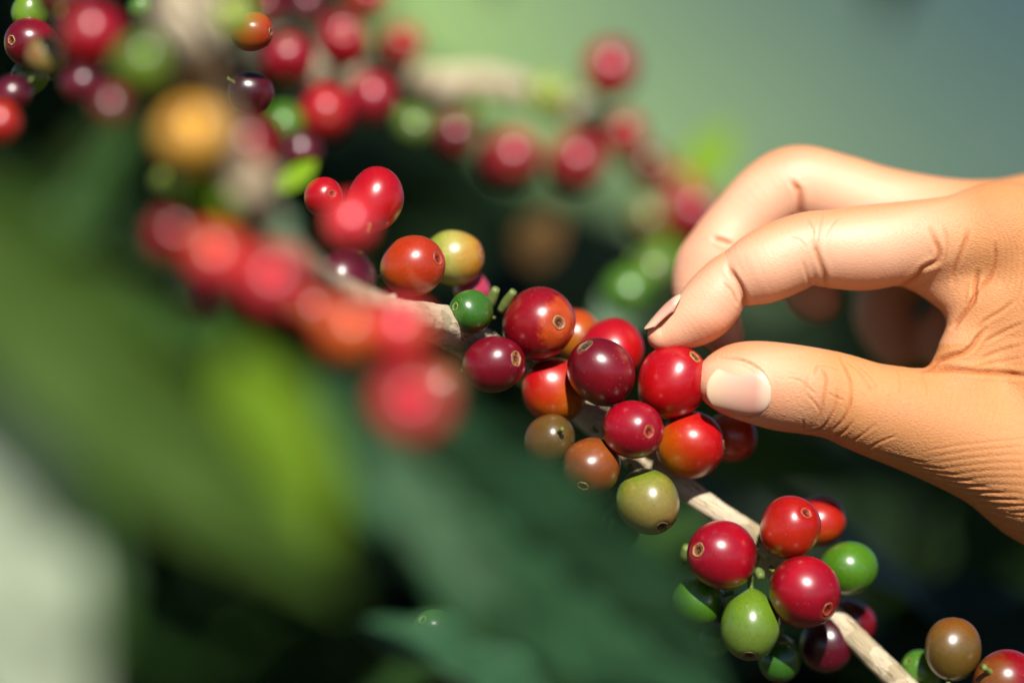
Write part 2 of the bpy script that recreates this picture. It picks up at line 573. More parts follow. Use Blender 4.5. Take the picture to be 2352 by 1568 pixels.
PALM = [
 (HC([(2290, 542, 5, 118), (2400, 600, 8, 128), (2640, 730, 15, 160), (2950, 880, 24, 200)]), 0),
 (HC([(2380, 520, 26, 115), (2640, 680, 27, 140), (2950, 860, 30, 190)]), 7),
 (HC([(2400, 545, 47, 108), (2640, 700, 44, 125), (2950, 880, 40, 180)]), 7),
 (HC([(2440, 585, 65, 98), (2640, 740, 60, 115), (2950, 910, 46, 170)]), 7),
 (HC([(2330, 700, 58, 95), (2200, 770, 58, 90), (2300, 850, 50, 100)]), 7),
 (HC([(2500, 690, 45, 90), (2520, 800, 40, 110), (2700, 900, 36, 160)]), 9),
 (HC([(2080, 606, 5, 42), (2125, 630, 5, 46), (2185, 655, 4, 60), (2260, 690, 3, 80)]), 2.5),
 (HC([(2300, 650, 3, 70), (2262, 735, 2, 66), (2222, 810, 1, 68), (2215, 880, 0, 74)]), 4),
 (HC([(2420, 700, 6, 150), (2430, 800, 6, 165), (2420, 900, 5, 160), (2600, 950, 10, 180)]), 6),
 (HC([(2420, 1085, 2, 165), (2600, 1100, 6, 180), (2800, 1050, 14, 190), (2980, 960, 24, 195)]), 6),
 (HC([(2930, 890, 28, 200), (3080, 950, 30, 205), (3400, 1080, 40, 225), (4200, 1420, 70, 300), (5200, 1800, 110, 360)]), 8),
 (HC([(2930, 920, 46, 170), (3080, 970, 46, 180), (3400, 1100, 50, 215), (4200, 1440, 74, 290)]), 8),
]

def seg_sdf(P, C, margin=9.0):
    lo = (C[:, :3] - C[:, 3:]).min(0) - margin
    hi = (C[:, :3] + C[:, 3:]).max(0) + margin
    out = np.full(len(P), 60.0, np.float32)
    idx = np.nonzero(np.all((P > lo) & (P < hi), axis=1))[0]
    if len(idx) == 0:
        return out
    p = P[idx]
    d = np.full(len(idx), 60.0, np.float32)
    for a, b in zip(C[:-1], C[1:]):
        A, B = a[:3].astype(np.float32), b[:3].astype(np.float32)
        ba = B - A
        L2 = float(ba @ ba) + 1e-9
        pa = p - A
        t = np.clip(pa @ ba / L2, 0, 1)
        q = pa - t[:, None] * ba
        np.minimum(d, np.sqrt(np.einsum('ij,ij->i', q, q)) - (a[3] + (b[3] - a[3]) * t).astype(np.float32), out=d)
    out[idx] = d
    return out

def smin(a, b, k):
    if k <= 0:
        return np.minimum(a, b)
    h = np.maximum(k - np.abs(a - b), 0) / k
    return np.minimum(a, b) - h * h * k * 0.25

def hand_sdf(P):
    P = P.astype(np.float32)
    palm = None
    for C, k in PALM:
        d = seg_sdf(P, C, 12)
        palm = d if palm is None else smin(palm, d, k)
    out = palm
    for nm, k in (('index', 4.0), ('middle', 4.0), ('ring', 4.0), ('little', 4.0), ('thumb', 5.0)):
        out = np.minimum(out, smin(palm, seg_sdf(P, FINGERS[nm]), k))
    return out

def hand_grad(P, e=0.15):
    K = np.array([[1, -1, -1], [-1, -1, 1], [-1, 1, -1], [1, 1, 1]], np.float32)
    G = np.zeros_like(P)
    for k in K:
        G += hand_sdf(P + k * e)[:, None] * k
    return G / (np.linalg.norm(G, axis=1, keepdims=True) + 1e-9)

def surface_nets(xs, ys, zs, F):
    nx, ny, nz = F.shape
    ins = F < 0
    cs = np.zeros((nx - 1, ny - 1, nz - 1), np.int32)
    for i in (0, 1):
        for j in (0, 1):
            for k in (0, 1):
                cs += ins[i:nx - 1 + i, j:ny - 1 + j, k:nz - 1 + k]
    cell = (cs > 0) & (cs < 8)
    I, J, K = np.nonzero(cell)
    vid = np.full(cell.shape, -1, np.int64)
    vid[I, J, K] = np.arange(len(I))
    acc = np.zeros((len(I), 3))
    cnt = np.zeros(len(I))
    for ax in range(3):
        for a in (0, 1):
            for b in (0, 1):
                o0 = [0, 0, 0]
                oth = [q for q in range(3) if q != ax]
                o0[oth[0]], o0[oth[1]] = a, b
                o1 = list(o0)
                o1[ax] = 1
                f0 = F[I + o0[0], J + o0[1], K + o0[2]]
                f1 = F[I + o1[0], J + o1[1], K + o1[2]]
                m = (f0 < 0) != (f1 < 0)
                t = np.where(m, f0 / (f0 - f1 + 1e-12), 0)
                p0 = np.stack([xs[I + o0[0]], ys[J + o0[1]], zs[K + o0[2]]], 1)
                p1 = np.stack([xs[I + o1[0]], ys[J + o1[1]], zs[K + o1[2]]], 1)
                acc += np.where(m[:, None], p0 + (p1 - p0) * t[:, None], 0)
                cnt += m
    Vv = acc / cnt[:, None]
    faces = []
    for ax in range(3):
        sl0 = [slice(None)] * 3
        sl1 = [slice(None)] * 3
        sl0[ax] = slice(0, F.shape[ax] - 1)
        sl1[ax] = slice(1, F.shape[ax])
        ch = ins[tuple(sl0)] != ins[tuple(sl1)]
        E = np.array(np.nonzero(ch)).T
        oth = [q for q in range(3) if q != ax]
        ok = np.all(E[:, oth] > 0, axis=1) & np.all(E[:, oth] < np.array(F.shape)[oth] - 1, axis=1)
        E = E[ok]
        dir_ = ins[E[:, 0], E[:, 1], E[:, 2]]
        q = []
        for a, b in ((0, 0), (1, 0), (1, 1), (0, 1)):
            e = E.copy()
            e[:, oth[0]] -= a
            e[:, oth[1]] -= b
            q.append(vid[e[:, 0], e[:, 1], e[:, 2]])
        q = np.stack(q, 1)
        fl = dir_ if ax != 1 else ~dir_
        q[~fl] = q[~fl][:, ::-1]
        faces.append(q)
    return Vv.astype(np.float32), np.vstack(faces)

def subdivide(Vv, Fq):
    n = len(Vv)
    e = np.sort(np.stack([Fq, np.roll(Fq, -1, 1)], 2).reshape(-1, 2), 1)
    key = e[:, 0].astype(np.int64) * n + e[:, 1]
    uq, inv = np.unique(key, return_inverse=True)
    em = (Vv[uq // n] + Vv[uq % n]) / 2
    fm = Vv[Fq].mean(1)
    inv = inv.reshape(-1, 4) + n
    fi = np.arange(len(Fq)) + n + len(uq)
    out = []
    for k in range(4):
        out.append(np.stack([Fq[:, k], inv[:, k], fi, inv[:, (k + 3) % 4]], 1))
    return np.vstack([Vv, em, fm]).astype(np.float32), np.vstack(out)

def axis_pts(*segs):
    out = []
    for a, b, h in segs:
        n = max(1, int(round((b - a) / h)))
        out.append(np.linspace(a, b, n, endpoint=False))
    out.append(np.array([segs[-1][1]]))
    return np.concatenate(out)

# skin folds: photo polyline, depth mm, half width mm, only on skin nearer than dmax
CREASES = [
 ([(1672, 615), (1690, 640), (1704, 664), (1710, 685), (1706, 715)], 0.48, 0.85, 14),
 ([(1662, 650), (1682, 672), (1694, 700)], 0.22, 0.4, 14),
 ([(1870, 560), (1878, 590), (1890, 625), (1897, 660)], 0.34, 0.9, 14),
 ([(1845, 600), (1853, 630), (1862, 660)], 0.16, 0.6, 14),
 ([(1853, 500), (1868, 530), (1866, 560)], 0.16, 0.4, 14), ([(1890, 492), (1880, 530), (1876, 560)], 0.16, 0.4, 14),
 ([(1815, 545), (1838, 552), (1850, 570)], 0.14, 0.35, 14), ([(1925, 500), (1905, 525), (1895, 545)], 0.14, 0.35, 14),
 ([(2140, 525), (2149, 555), (2158, 580), (2153, 600), (2138, 608), (2120, 617), (2110, 632), (2092, 646), (2070, 657)], 0.45, 0.8, 14),
 ([(2168, 520), (2176, 545), (2176, 575), (2168, 610)], 0.22, 0.5, 14),
 ([(2224, 530), (2215, 562), (2203, 594), (2192, 625), (2188, 650)], 0.35, 0.7, 14),
 ([(2286, 560), (2286, 590), (2282, 618), (2270, 645), (2250, 660)], 0.4, 0.6, 14),
 ([(2247, 625), (2240, 655), (2236, 690), (2222, 712), (2200, 738), (2188, 752)], 0.7, 0.7, 14),
 ([(2262, 655), (2240, 678), (2225, 700)], 0.4, 0.4, 14),
 ([(2330, 690), (2300, 715), (2265, 735), (2240, 760)], 0.25, 0.6, 16), ([(2352, 740), (2300, 765), (2262, 785)], 0.25, 0.6, 16),
 ([(2120, 848), (2142, 838), (2160, 826), (2190, 816), (2212, 810), (2232, 795), (2246, 775), (2262, 755)], 0.75, 0.75, 16),
 ([(2120, 850), (2180, 848), (2240, 853), (2300, 857), (2360, 864)], 0.7, 0.8, 16),
 ([(2352, 790), (2300, 805), (2255, 822)], 0.25, 0.6, 16), ([(2352, 820), (2290, 832), (2240, 842)], 0.2, 0.5, 16),
 # thumb knuckle
 ([(1926, 815), (1941, 845), (1953, 876), (1955, 906), (1949, 938), (1933, 968), (1915, 985)], 0.42, 0.42, 16),
 ([(1888, 846), (1897, 872), (1893, 905), (1888, 935), (1880, 967)], 0.42, 0.42, 16),
 ([(1921, 895), (1920, 925), (1909, 955), (1885, 985), (1848, 990)], 0.34, 0.38, 16),
 ([(1850, 905), (1875, 930), (1881, 945)], 0.25, 0.32, 16), ([(1812, 868), (1840, 875), (1855, 890), (1876, 905)], 0.22, 0.32, 16),
 ([(1877, 838), (1870, 862)], 0.3, 0.3, 16), ([(1854, 862), (1848, 902)], 0.2, 0.3, 16), ([(1901, 903), (1920, 912), (1938, 920)], 0.25, 0.3, 16),
 ([(1845, 965), (1846, 985)], 0.25, 0.3, 16), ([(1877, 838), (1905, 842), (1925, 850)], 0.18, 0.3, 16),
 ([(1945, 830), (1975, 855), (1995, 885), (2002, 905)], 0.18, 0.4, 16), ([(1965, 835), (2000, 865), (2015, 890)], 0.14, 0.4, 16),
 ([(2060, 850), (2068, 880), (2066, 905)], 0.12, 0.4, 16), ([(2115, 855), (2128, 885), (2130, 910)], 0.12, 0.4, 16), ([(1960, 965), (1940, 990), (1915, 1003)], 0.3, 0.4, 16),
 ([(2010, 975), (1985, 995), (1960, 1012)], 0.2, 0.4, 16), ([(2060, 1000), (2020, 1015), (1985, 1035)], 0.2, 0.4, 16),
 # fold round the thumb nail
 ([(1652, 822), (1690, 824), (1715, 830), (1740, 845), (1757, 868), (1765, 895), (1762, 920), (1750, 942), (1725, 955), (1680, 950)], 0.4, 0.40, 16),
 # index nail side fold
 ([(1545, 700), (1538, 722), (1522, 745), (1500, 764), (1482, 774)], 0.14, 0.35, 12),
]
for k in range(13):      # long fine lines sweeping over the base of the thumb
    y = 1015 + k * 13.5
    CREASES.append(([(2120 + k * 14, y + 22), (2200 + k * 9, y + 8 + k * 1.5), (2290, y - 2 + k * 3), (2370, y - 10 + k * 5)], 0.10, 0.38, 18))
for k in range(9):
    CREASES.append(([(2030 + k * 36, 1040 + k * 17), (2075 + k * 36, 1052 + k * 15.5), (2130 + k * 36, 1063 + k * 14)], 0.24, 0.4, 22))
for k in range(6):       # wrinkles over the knuckle and the web beside it
    CREASES.append(([(2260 + k * 17, 480 + k * 10), (2292 + k * 14, 540 + k * 10), (2296 + k * 12, 610 + k * 10), (2280 + k * 12, 670 + k * 12)], 0.09, 0.4, 16))
BACK_CREASES = [
 ([(1828, 425), (1836, 445), (1838, 470), (1836, 500)], 0.5, 1.1, 40), ([(1820, 418), (1832, 436)], 0.4, 0.7, 40),
 ([(1640, 548), (1660, 553), (1680, 562)], 0.6, 0.7, 40),
]

def poly_dist(px, py, L):
    d = np.full(len(px), 1e9)
    L = catmull(np.array(L, float), 4) if len(L) > 2 else np.array(L, float)
    n = len(L)
    arc = np.zeros(len(px))
    for i in range(n - 1):
        a, b = L[i], L[i + 1]
        ba = b - a
        t = np.clip(((px - a[0]) * ba[0] + (py - a[1]) * ba[1]) / (ba @ ba + 1e-9), 0, 1)
        q = np.hypot(px - a[0] - t * ba[0], py - a[1] - t * ba[1])
        m = q < d
        d[m] = q[m]
        arc[m] = ((i + t) / (n - 1))[m]
    return d, arc

def build_hand():
    xs = axis_pts((24, 110, 0.62), (110, 125, 1.4), (125, 200, 4), (200, 420, 9))
    ys = axis_pts((-18, 12, 0.62), (12, 40, 0.9), (40, 80, 1.6), (80, 150, 5))
    zs = axis_pts((-160, -75, 5), (-75, -42, 1.6), (-42, 44, 0.62), (44, 55, 2))
    shp = (len(xs), len(ys), len(zs))
    F = np.empty(shp, np.float32)
    for i in range(0, shp[0], 24):
        sub = xs[i:i + 24]
        G = np.stack(np.meshgrid(sub, ys, zs, indexing='ij'), -1).reshape(-1, 3)
        F[i:i + 24] = hand_sdf(G).reshape(len(sub), shp[1], shp[2])
    Vv, Fq = surface_nets(xs.astype(np.float32), ys.astype(np.float32), zs.astype(np.float32), F)
    Vv, Fq = subdivide(Vv, Fq)
    far = Vv[:, 0] > 130
    for _ in range(2):
        N = hand_grad(Vv)
        st = np.clip(hand_sdf(Vv), -1.2, 1.2)
        Vv = Vv - N * st[:, None] * (0.9)
    N = hand_grad(Vv, 0.35)
    k = 1 + Vv[:, 1] / 590
    px = 1176 + Vv[:, 0] / (MM * k)
    py = 784 - Vv[:, 2] / (MM * k)
    facing = np.clip((-N[:, 1] + 0.25) / 0.35, 0, 1)
    disp = np.zeros(len(Vv))
    cre = np.zeros(len(Vv))
    for lst, dmin in ((CREASES, -60), (BACK_CREASES, 8)):
        for L, dep, wd, dmax in lst:
            A = np.array(L)
            m = (px > A[:, 0].min() - 40) & (px < A[:, 0].max() + 40) & (py > A[:, 1].min() - 40) & (py < A[:, 1].max() + 40) & (Vv[:, 1] < dmax) & (Vv[:, 1] > dmin) & (facing > 0)
            idx = np.nonzero(m)[0]
            if not len(idx):
                continue
            d, arc = poly_dist(px[idx], py[idx], L)
            d = d * MM
            end = np.clip(np.minimum(arc, 1 - arc) * 5 + 0.25, 0, 1)
            w = wd * 0.64
            g = np.exp(-(d / w) ** 2) - 0.3 * np.exp(-((d - 2.1 * w) / (1.2 * w)) ** 2)
            disp[idx] -= dep * g * end * facing[idx]
            cre[idx] += np.exp(-(d / (w * 0.8)) ** 2) * end * facing[idx] * min(1, dep * 2.2)
    # soft pads and hollows
    for cx, cy, sx, sy, a, dmx in ((1640, 745, 45, 30, 0.4, 12), (1900, 900, 50, 60, 0.3, 14), (2010, 560, 70, 60, 0.2, 12)):
        g = np.exp(-((px - cx) / sx) ** 2 - ((py - cy) / sy) ** 2) * (Vv[:, 1] < dmx)
        disp += a * g * facing
    Vv = Vv + N * disp[:, None]
    # where the skin is tanned: back of the hand, thumb, upper edge of the fingers
    tan = np.clip((px - 2030) / 230, 0, 1)
    thumb = (py > 790) & (px < 2300) & (Vv[:, 1] < 14)
    tan = np.where(thumb, np.maximum(tan, np.clip((px - 1700) / 230, 0.0, 1) * 0.9 + 0.1), tan)
    tan = np.maximum(tan, np.clip(N[:, 2] * 1.6 - 0.7, 0, 0.75) * (Vv[:, 1] < 40))
    blush = np.zeros(len(Vv))
    for cx, cy, sx, sy, a_, dmx in ((1640, 755, 55, 40, 1.0, 12), (1530, 785, 40, 25, 0.5, 12), (1790, 660, 70, 35, 0.5, 12), (1990, 640, 90, 40, 0.5, 12), (1850, 510, 60, 30, 0.4, 12),
                                   (1700, 810, 70, 30, 0.5, 14), (1780, 930, 50, 50, 0.45, 14), (2290, 470, 70, 50, 0.5, 20), (1590, 560, 50, 80, 0.5, 40), (1800, 370, 60, 40, 0.4, 40)):
        blush += a_ * np.exp(-((px - cx) / sx) ** 2 - ((py - cy) / sy) ** 2) * (Vv[:, 1] < dmx)
    me = bpy.data.meshes.new('hand')
    me.vertices.add(len(Vv))
    me.vertices.foreach_set('co', (Vv / 1000).astype(np.float32).ravel())
    nf = len(Fq)
    me.loops.add(nf * 4)
    me.loops.foreach_set('vertex_index', Fq.astype(np.int32).ravel())
    me.polygons.add(nf)
    me.polygons.foreach_set('loop_start', np.arange(0, nf * 4, 4, dtype=np.int32))
    me.polygons.foreach_set('use_smooth', np.ones(nf, bool))
    for nm, arr in (('tan', tan), ('crease', np.clip(cre, 0, 1)), ('blush', np.clip(blush, 0, 1))):
        at = me.attributes.new(nm, 'FLOAT', 'POINT')
        at.data.foreach_set('value', arr.astype(np.float32))
    me.update(calc_edges=True)
    me.validate()
    bm = bmesh.new()
    bm.from_mesh(me)
    bmesh.ops.recalc_face_normals(bm, faces=bm.faces)
    bm.to_mesh(me)
    bm.free()
    return me

FOC = W(0, D0, 0)
hand = link('hand', build_hand(), SKIN,
            label='bare right hand pinching a ripe red cherry between index finger and thumb', category='hand')
hand.matrix_world = Matrix.Translation(FOC) @ RV.to_4x4()

def nail(C0, C1, R0, R1, n, half, length_over=1.0, label=None):
    """plate bent round the finger's axis from C0 (cuticle) to C1 (free edge), mm in the hand's frame"""
    C0, C1, n = Vector(C0), Vector(C1), Vector(n).normalized()
    a = (C1 - C0).normalized()
    n = (n - a * n.dot(a)).normalized()
    t = a.cross(n)
    nu, nv = 26, 22
    vs, fs, uvs = [], [], []
    for layer in (0, 1):
        for i in range(nu + 1):
            u = i / nu
            for j in range(nv + 1):
                v = -1 + 2 * j / nv
                # rounded cuticle end, gently rounded free edge
                uu = u + (1 - u) * (0.30 * (abs(v) ** 2.6)) - u * 0.20 * abs(v) ** 2.4
                hv = half * (0.90 + 0.10 * math.sin(math.pi * (0.15 + 0.7 * uu)))
                th = v * hv
                R = R0 + (R1 - R0) * uu + 0.25 * math.sin(math.pi * min(1, uu * 1.1)) - 0.55 * abs(v) ** 7 - 0.45 * (1 - u) ** 8
                R -= 0.2 * layer
                c = C0 + (C1 - C0) * uu
                vs.append(tuple((c + (n * math.cos(th) + t * math.sin(th)) * R) / 1000))
                uvs.append((uu, 0.5 + 0.5 * v))
    st = (nu + 1) * (nv + 1)
    for i in range(nu):
        for j in range(nv):
            q = i * (nv + 1) + j
            fs.append((q, q + 1, q + nv + 2, q + nv + 1))
            fs.append((st + q + nv + 1, st + q + nv + 2, st + q + 1, st + q))
    for i in range(nu):
        for j in (0, nv):
            q = i * (nv + 1) + j
            fs.append((q, q + nv + 1, st + q + nv + 1, st + q))
    for j in range(nv):
        for i in (0, nu):
            q = i * (nv + 1) + j
            fs.append((q, q + 1, st + q + 1, st + q))
    me = mesh_np('fingernail', vs, fs)
    bm = bmesh.new()
    bm.from_mesh(me)
    bmesh.ops.recalc_face_normals(bm, faces=bm.faces)
    bm.to_mesh(me)
    bm.free()
    ul = me.uv_layers.new(name='UVMap')
    for lp in me.loops:
        ul.data[lp.index].uv = uvs[lp.vertex_index]
    o = link('fingernail', me, NAIL, hand)
    if label:
        o['label'] = label
    return o
nail(H(1764, 886, -2), H(1618, 882, -2), 104 * MM, 69 * MM, (-0.08, -1, -0.16), 0.76, label='thumb nail facing the viewer, pale pink')
nail(H(1592, 728, -1), H(1498, 786, -1), 67.5 * MM, 38 * MM, (-0.62, -0.26, 0.68), 0.50, label='index finger nail seen edge on')

# ------------------------------------------------------------------ coffee cherries
def lathe(name, prof, seg, close=True):
    vs, fs = [], []
    n = len(prof)
    for (r, z) in prof:
        for j in range(seg):
            a = 2 * math.pi * j / seg
            vs.append((r * math.cos(a), r * math.sin(a), z))
    for i in range(n - 1):
        for j in range(seg):
            k = (j + 1) % seg
            fs.append((i * seg + j, (i + 1) * seg + j, (i + 1) * seg + k, i * seg + k))
    fs.append(tuple(range(seg)))
    fs.append(tuple((n - 1) * seg + j for j in range(seg - 1, -1, -1)))
    me = mesh_np(name, vs, fs)
    bm = bmesh.new()
    bm.from_mesh(me)
    bmesh.ops.recalc_face_normals(bm, faces=bm.faces)
    bm.to_mesh(me)
    bm.free()
    return me

def cherry_mesh(shape, seed):
    prof = []
    n = 40
    for i in range(n + 1):
        th = 0.012 + (math.pi - 0.024) * i / n
        z, r = math.cos(th), math.sin(th)
        if shape == 'round':
            r = r ** 0.97
            if z < 0:
                r *= 1 - 0.07 * z * z
        elif shape == 'pear':
            r *= 1 + 0.05 * z
            if z < 0:
                r *= 1 - 0.38 * z * z
        elif shape == 'egg':
            if z < 0:
                r *= 1 - 0.16 * z * z
        z -= 0.09 * math.exp(-(r / 0.20) ** 2) * (1 if z > 0 else 0)
        prof.append((r, z))
    me = lathe('coffee_cherry', prof, 56)
    rr = random.Random(seed)
    ph = [rr.uniform(0, 6) for _ in range(6)]
    for v in me.vertices:
        x, y, z = v.co
        k = 1 + 0.045 * math.sin(2.1 * x + ph[0]) * math.sin(1.9 * y + ph[1]) + 0.022 * math.sin(3.3 * y + 2.2 * z + ph[2]) + 0.010 * math.sin(4.1 * x - 2 * z + ph[3])
        k += 0.022 * math.cos(2 * (math.atan2(y, x) + ph[4]))
        v.co = (x * k, y * k, z)
    me.update()
    return me
SHAPES = {s: [cherry_mesh(s, 10 * i + len(s)) for i in range(3)] for s in ('round', 'egg', 'pear')}
disc_prof = [(0.235, 0.925), (0.225, 0.950), (0.205, 0.968), (0.185, 0.970), (0.165, 0.955), (0.13, 0.940), (0.10, 0.938), (0.075, 0.925), (0.05, 0.905), (0.035, 0.918), (0.015, 0.935), (0.003, 0.938), (0.002, 0.80), (0.2, 0.80)]
def ragged_disc(seed):
    q = random.Random(seed)
    me = lathe('calyx_scar', disc_prof, 32)
    sc, a1, a2, a3 = (0.9, 1.02, 1.2)[seed % 3], q.uniform(0, 6), q.uniform(0, 6), q.uniform(0, 6)
    for v in me.vertices:
        x, y, z = v.co
        th = math.atan2(y, x)
        r = math.hypot(x, y)
        f = sc * (1 + 0.09 * math.sin(2 * th + a1) + 0.05 * math.sin(5 * th + a2))
        z2 = z + (0.005 * math.sin(3 * th + a3) + 0.004 * math.sin(7 * th + a1) if 0.15 < r and z > 0.94 else 0)
        v.co = (x * f, y * f, z2 - 0.35 * ((r * f) ** 2 - r * r) + 0.004)
    return me
stalk_prof = [(0.11, -0.93), (0.10, -1.02), (0.085, -1.12), (0.08, -1.25), (0.10, -1.36)]
STALK = lathe('stalk', stalk_prof, 12)
STALK_M = mat_simple('stalk_green', lin(120, 130, 60), 0.6, 0.4, 3)
STALK.materials.append(STALK_M)
DISCM = {
 'tan': mat_disc('scar_tan', lin(196, 140, 84, .75), lin(120, 62, 34, .8)),
 'red': mat_disc('scar_red', lin(205, 92, 52, .7), lin(150, 30, 26, .7)),
 'brown': mat_disc('scar_brown', lin(150, 118, 82, .7), lin(70, 50, 34, .8)),
 'green': mat_disc('scar_green', lin(140, 168, 70, .7), lin(70, 110, 30, .8)),
}
DISCMESH = {}
for k, mm in DISCM.items():
    DISCMESH[k] = [ragged_disc(i) for i in range(6)]
    for q in DISCMESH[k]:
        q.materials.append(mm)

K = 0.56
def pal(*cs, k=K):
    n = len(cs)
    return [(0.12 + 0.76 * i / max(1, n - 1), lin(*c, k)) for i, c in enumerate(cs)]
# from the stem side (or the -g side) to the scar side
PAL = {
 'crimson': [(0.06, lin(150, 84, 24, K)), (0.2, lin(160, 8, 24, K)), (0.55, lin(206, 4, 36, K)), (0.88, lin(180, 4, 40, K))],
 'dark': [(0.08, lin(110, 50, 20, K)), (0.22, lin(90, 4, 16, K)), (0.55, lin(156, 5, 32, K)), (0.88, lin(130, 5, 30, K))],
 'redshade': pal((60, 8, 20), (92, 10, 30), (120, 14, 42)),  # red skin with shade put into the colour, for cherries in shadow
 'red': pal((214, 30, 16), (230, 8, 22), (214, 6, 30)),
 'redor': pal((230, 128, 12), (230, 62, 10), (222, 14, 22)),
 'orange': pal((196, 120, 24), (226, 92, 18), (212, 60, 22)),
 'orred': pal((218, 100, 14), (222, 52, 14), (206, 24, 18)),
 'yellow': pal((236, 156, 30), (248, 192, 80), (248, 182, 56), k=0.9),
 'yelgr': pal((170, 190, 60), (214, 204, 100), (232, 152, 40)),
 'olive': pal((120, 160, 30), (160, 160, 62), (170, 148, 78)),
 'brown': pal((150, 70, 30), (176, 92, 34), (150, 78, 30)),
 'brol': pal((150, 60, 30), (150, 96, 44), (120, 92, 40)),
 'khaki': pal((120, 92, 32), (128, 98, 40), (150, 92, 28)),
 'green': pal((84, 140, 24), (96, 156, 30), (90, 150, 36)),
 'dgreen': pal((40, 100, 24), (56, 118, 30), (70, 130, 40)),
 'lgreen': pal((132, 176, 36), (124, 164, 42), (120, 150, 56)),
 'lime': pal((160, 190, 50), (170, 200, 50), (170, 190, 70), k=0.7),
 'pink': pal((216, 60, 96), (226, 80, 110), (200, 40, 80)),
 'twotone': [(0.15, lin(96, 4, 18, K)), (0.5, lin(165, 5, 28, K)), (0.86, lin(175, 8, 28, K)), (0.95, lin(226, 84, 26, K))],
 'coral': pal((238, 100, 34), (244, 62, 46), (238, 44, 66), k=0.74),
 'purple': pal((96, 72, 30), (158, 10, 38), (140, 10, 38)),
}

CH = []
def C(px, py, r, dy, axis, palette, label, shape='round', el=1.11, disc='red', g=None, grp=0, rough=0.40, dust=0.5, fix=False):
    if palette in ('green', 'dgreen', 'lgreen', 'lime') and disc == 'red':
        disc = 'green'
    CH.append(dict(px=px, py=py, r=r, dy=dy, axis=axis, pal=palette, label=label, shape=shape, el=el, disc=disc, g=g, grp=grp, rough=rough, dust=dust, fix=fix))

# --- the branch in focus; axis = (x, y up, towards the viewer) of the scar end
C(1543, 877, 80, 0, (.60, .68, .42), 'red', 'glossy red cherry pinched between index fingertip and thumb', disc='tan', fix=True)
C(1380, 855, 76, -3, (-.46, .74, .45), 'dark', 'dusty dark crimson cherry with its pale scar on top, left of the pinched cherry', disc='brown', dust=1.0)
C(1453, 985, 68, -6, (.48, -.06, .87), 'crimson', 'crimson cherry with a round scar facing the viewer, just below the pinched cherry', disc='red', dust=.9)
C(1586, 1023, 76, 1, (.98, .08, .12), 'redor', 'red and orange cherry lying on its side under the thumb tip', el=1.05, disc='brown', g=(.8, .5, .2))
C(1678, 1003, 56, 13, (.85, -.4, -.2), 'orred', 'small red orange cherry half hidden in shade below the thumb nail', shape='egg')
C(1489, 1150, 73, -2, (.36, -.72, .58), 'olive', 'olive green cherry with a dark ring scar hanging above the bare twig', disc='brown', shape='egg')
C(1359, 1071, 65, -3, (-.30, -.60, .72), 'brown', 'brown orange cherry with scar pointing down, left of the olive green one', disc='tan')
C(1261, 1012, 60, 1, (-.3, -.3, -.8), 'brol', 'dull brown cherry half veiled by the blurred foreground leaf', disc='tan', g=(.5, .4, .5))
C(1272, 897, 72, 2, (.55, -.65, -.3), 'redor', 'red cherry fading to orange, left of and below the dusty dark crimson one', g=(-.6, .75, .1))
C(1238, 744, 83, 0, (.50, .03, .84), 'twotone', 'large dark crimson cherry with an orange patch round its scar', disc='tan', dust=.8)
C(1403, 805, 72, 13, (.2, .5, -.5), 'red', 'red cherry tucked behind the dusty dark crimson one', g=(-.2, .9, .1))
C(1322, 772, 58, 20, (-.2, .5, -.5), 'orange', 'orange cherry just showing behind the large two toned cherry')
C(1083, 715, 49, -3, (-.70, .20, .66), 'dgreen', 'small unripe green cherry with pale scar, beside the largest dark cherry', disc='green', g=(.2, .6, .7))
C(1134, 836, 68, -2, (.70, .17, .66), 'purple', 'dull purple crimson cherry with scar on its right side', disc='tan', g=(.5, .2, .8), rough=.4)
C(948, 612, 72, -4, (.76, .22, .58), 'orange', 'orange cherry with red scar next to the yellow green one', disc='red', g=(.5, .3, .8))
C(1040, 592, 65, 9, (.75, .1, .2), 'yelgr', 'yellow green cherry flushed orange on its right side', g=(.95, -.1, 0), disc='tan')
C(863, 458, 68, -10, (.1, .6, -.5), 'red', 'tall bright red cherry at the top of the middle cluster', el=1.15, g=(.3, .9, .2))
C(743, 452, 45, -8, (.45, .1, .85), 'red', 'small round red cherry left of the tall bright red one', disc='red')
C(1085, 668, 42, 14, (.3, .3, -.8), 'pink', 'pink red cherry peeping out above the small green one')
C(795, 640, 66, -28, (-.2, -.4, .5), 'redshade', 'dark red cherry in shade left of the orange one')
C(1660, 1272, 78, -3, (-.72, .16, .66), 'crimson', 'crimson cherry with scar on its left, upper left of the lowest cluster', disc='tan')
C(1813, 1211, 70, -2, (.46, .50, .72), 'orred', 'orange red cherry with pink scar resting on top of the lower twig', disc='red', el=1.08, g=(.2, .7, .5))
C(1880, 1198, 58, 13, (.5, .4, -.4), 'orred', 'darker red orange cherry behind the orange red one on the lower twig', g=(.3, .8, 0))
C(1948, 1304, 63, 6, (.75, .1, -.1), 'green', 'glossy green cherry right of the big crimson one on the lower twig', el=1.1)
C(1846, 1359, 82, -6, (.60, -.42, .68), 'crimson', 'largest crimson cherry of the lowest cluster, scar at lower right', disc='red', el=1.04)
C(1722, 1430, 70, -3, (-.06, -.80, .55), 'lgreen', 'pear shaped light green cherry hanging in the lowest cluster', shape='pear', el=1.28, disc='brown')
C(1603, 1383, 58, 4, (-.8, -.2, .1), 'green', 'green cherry half in the shadow of the crimson cherry above it', el=1.1)
C(1952, 1432, 56, 16, (.5, -.3, -.5), 'dark', 'dark crimson cherry behind the bare twig, lower right')
C(1898, 1478, 60, 12, (.2, -.8, .1), 'redshade', 'very dark cherry in deep shade under the largest crimson one')
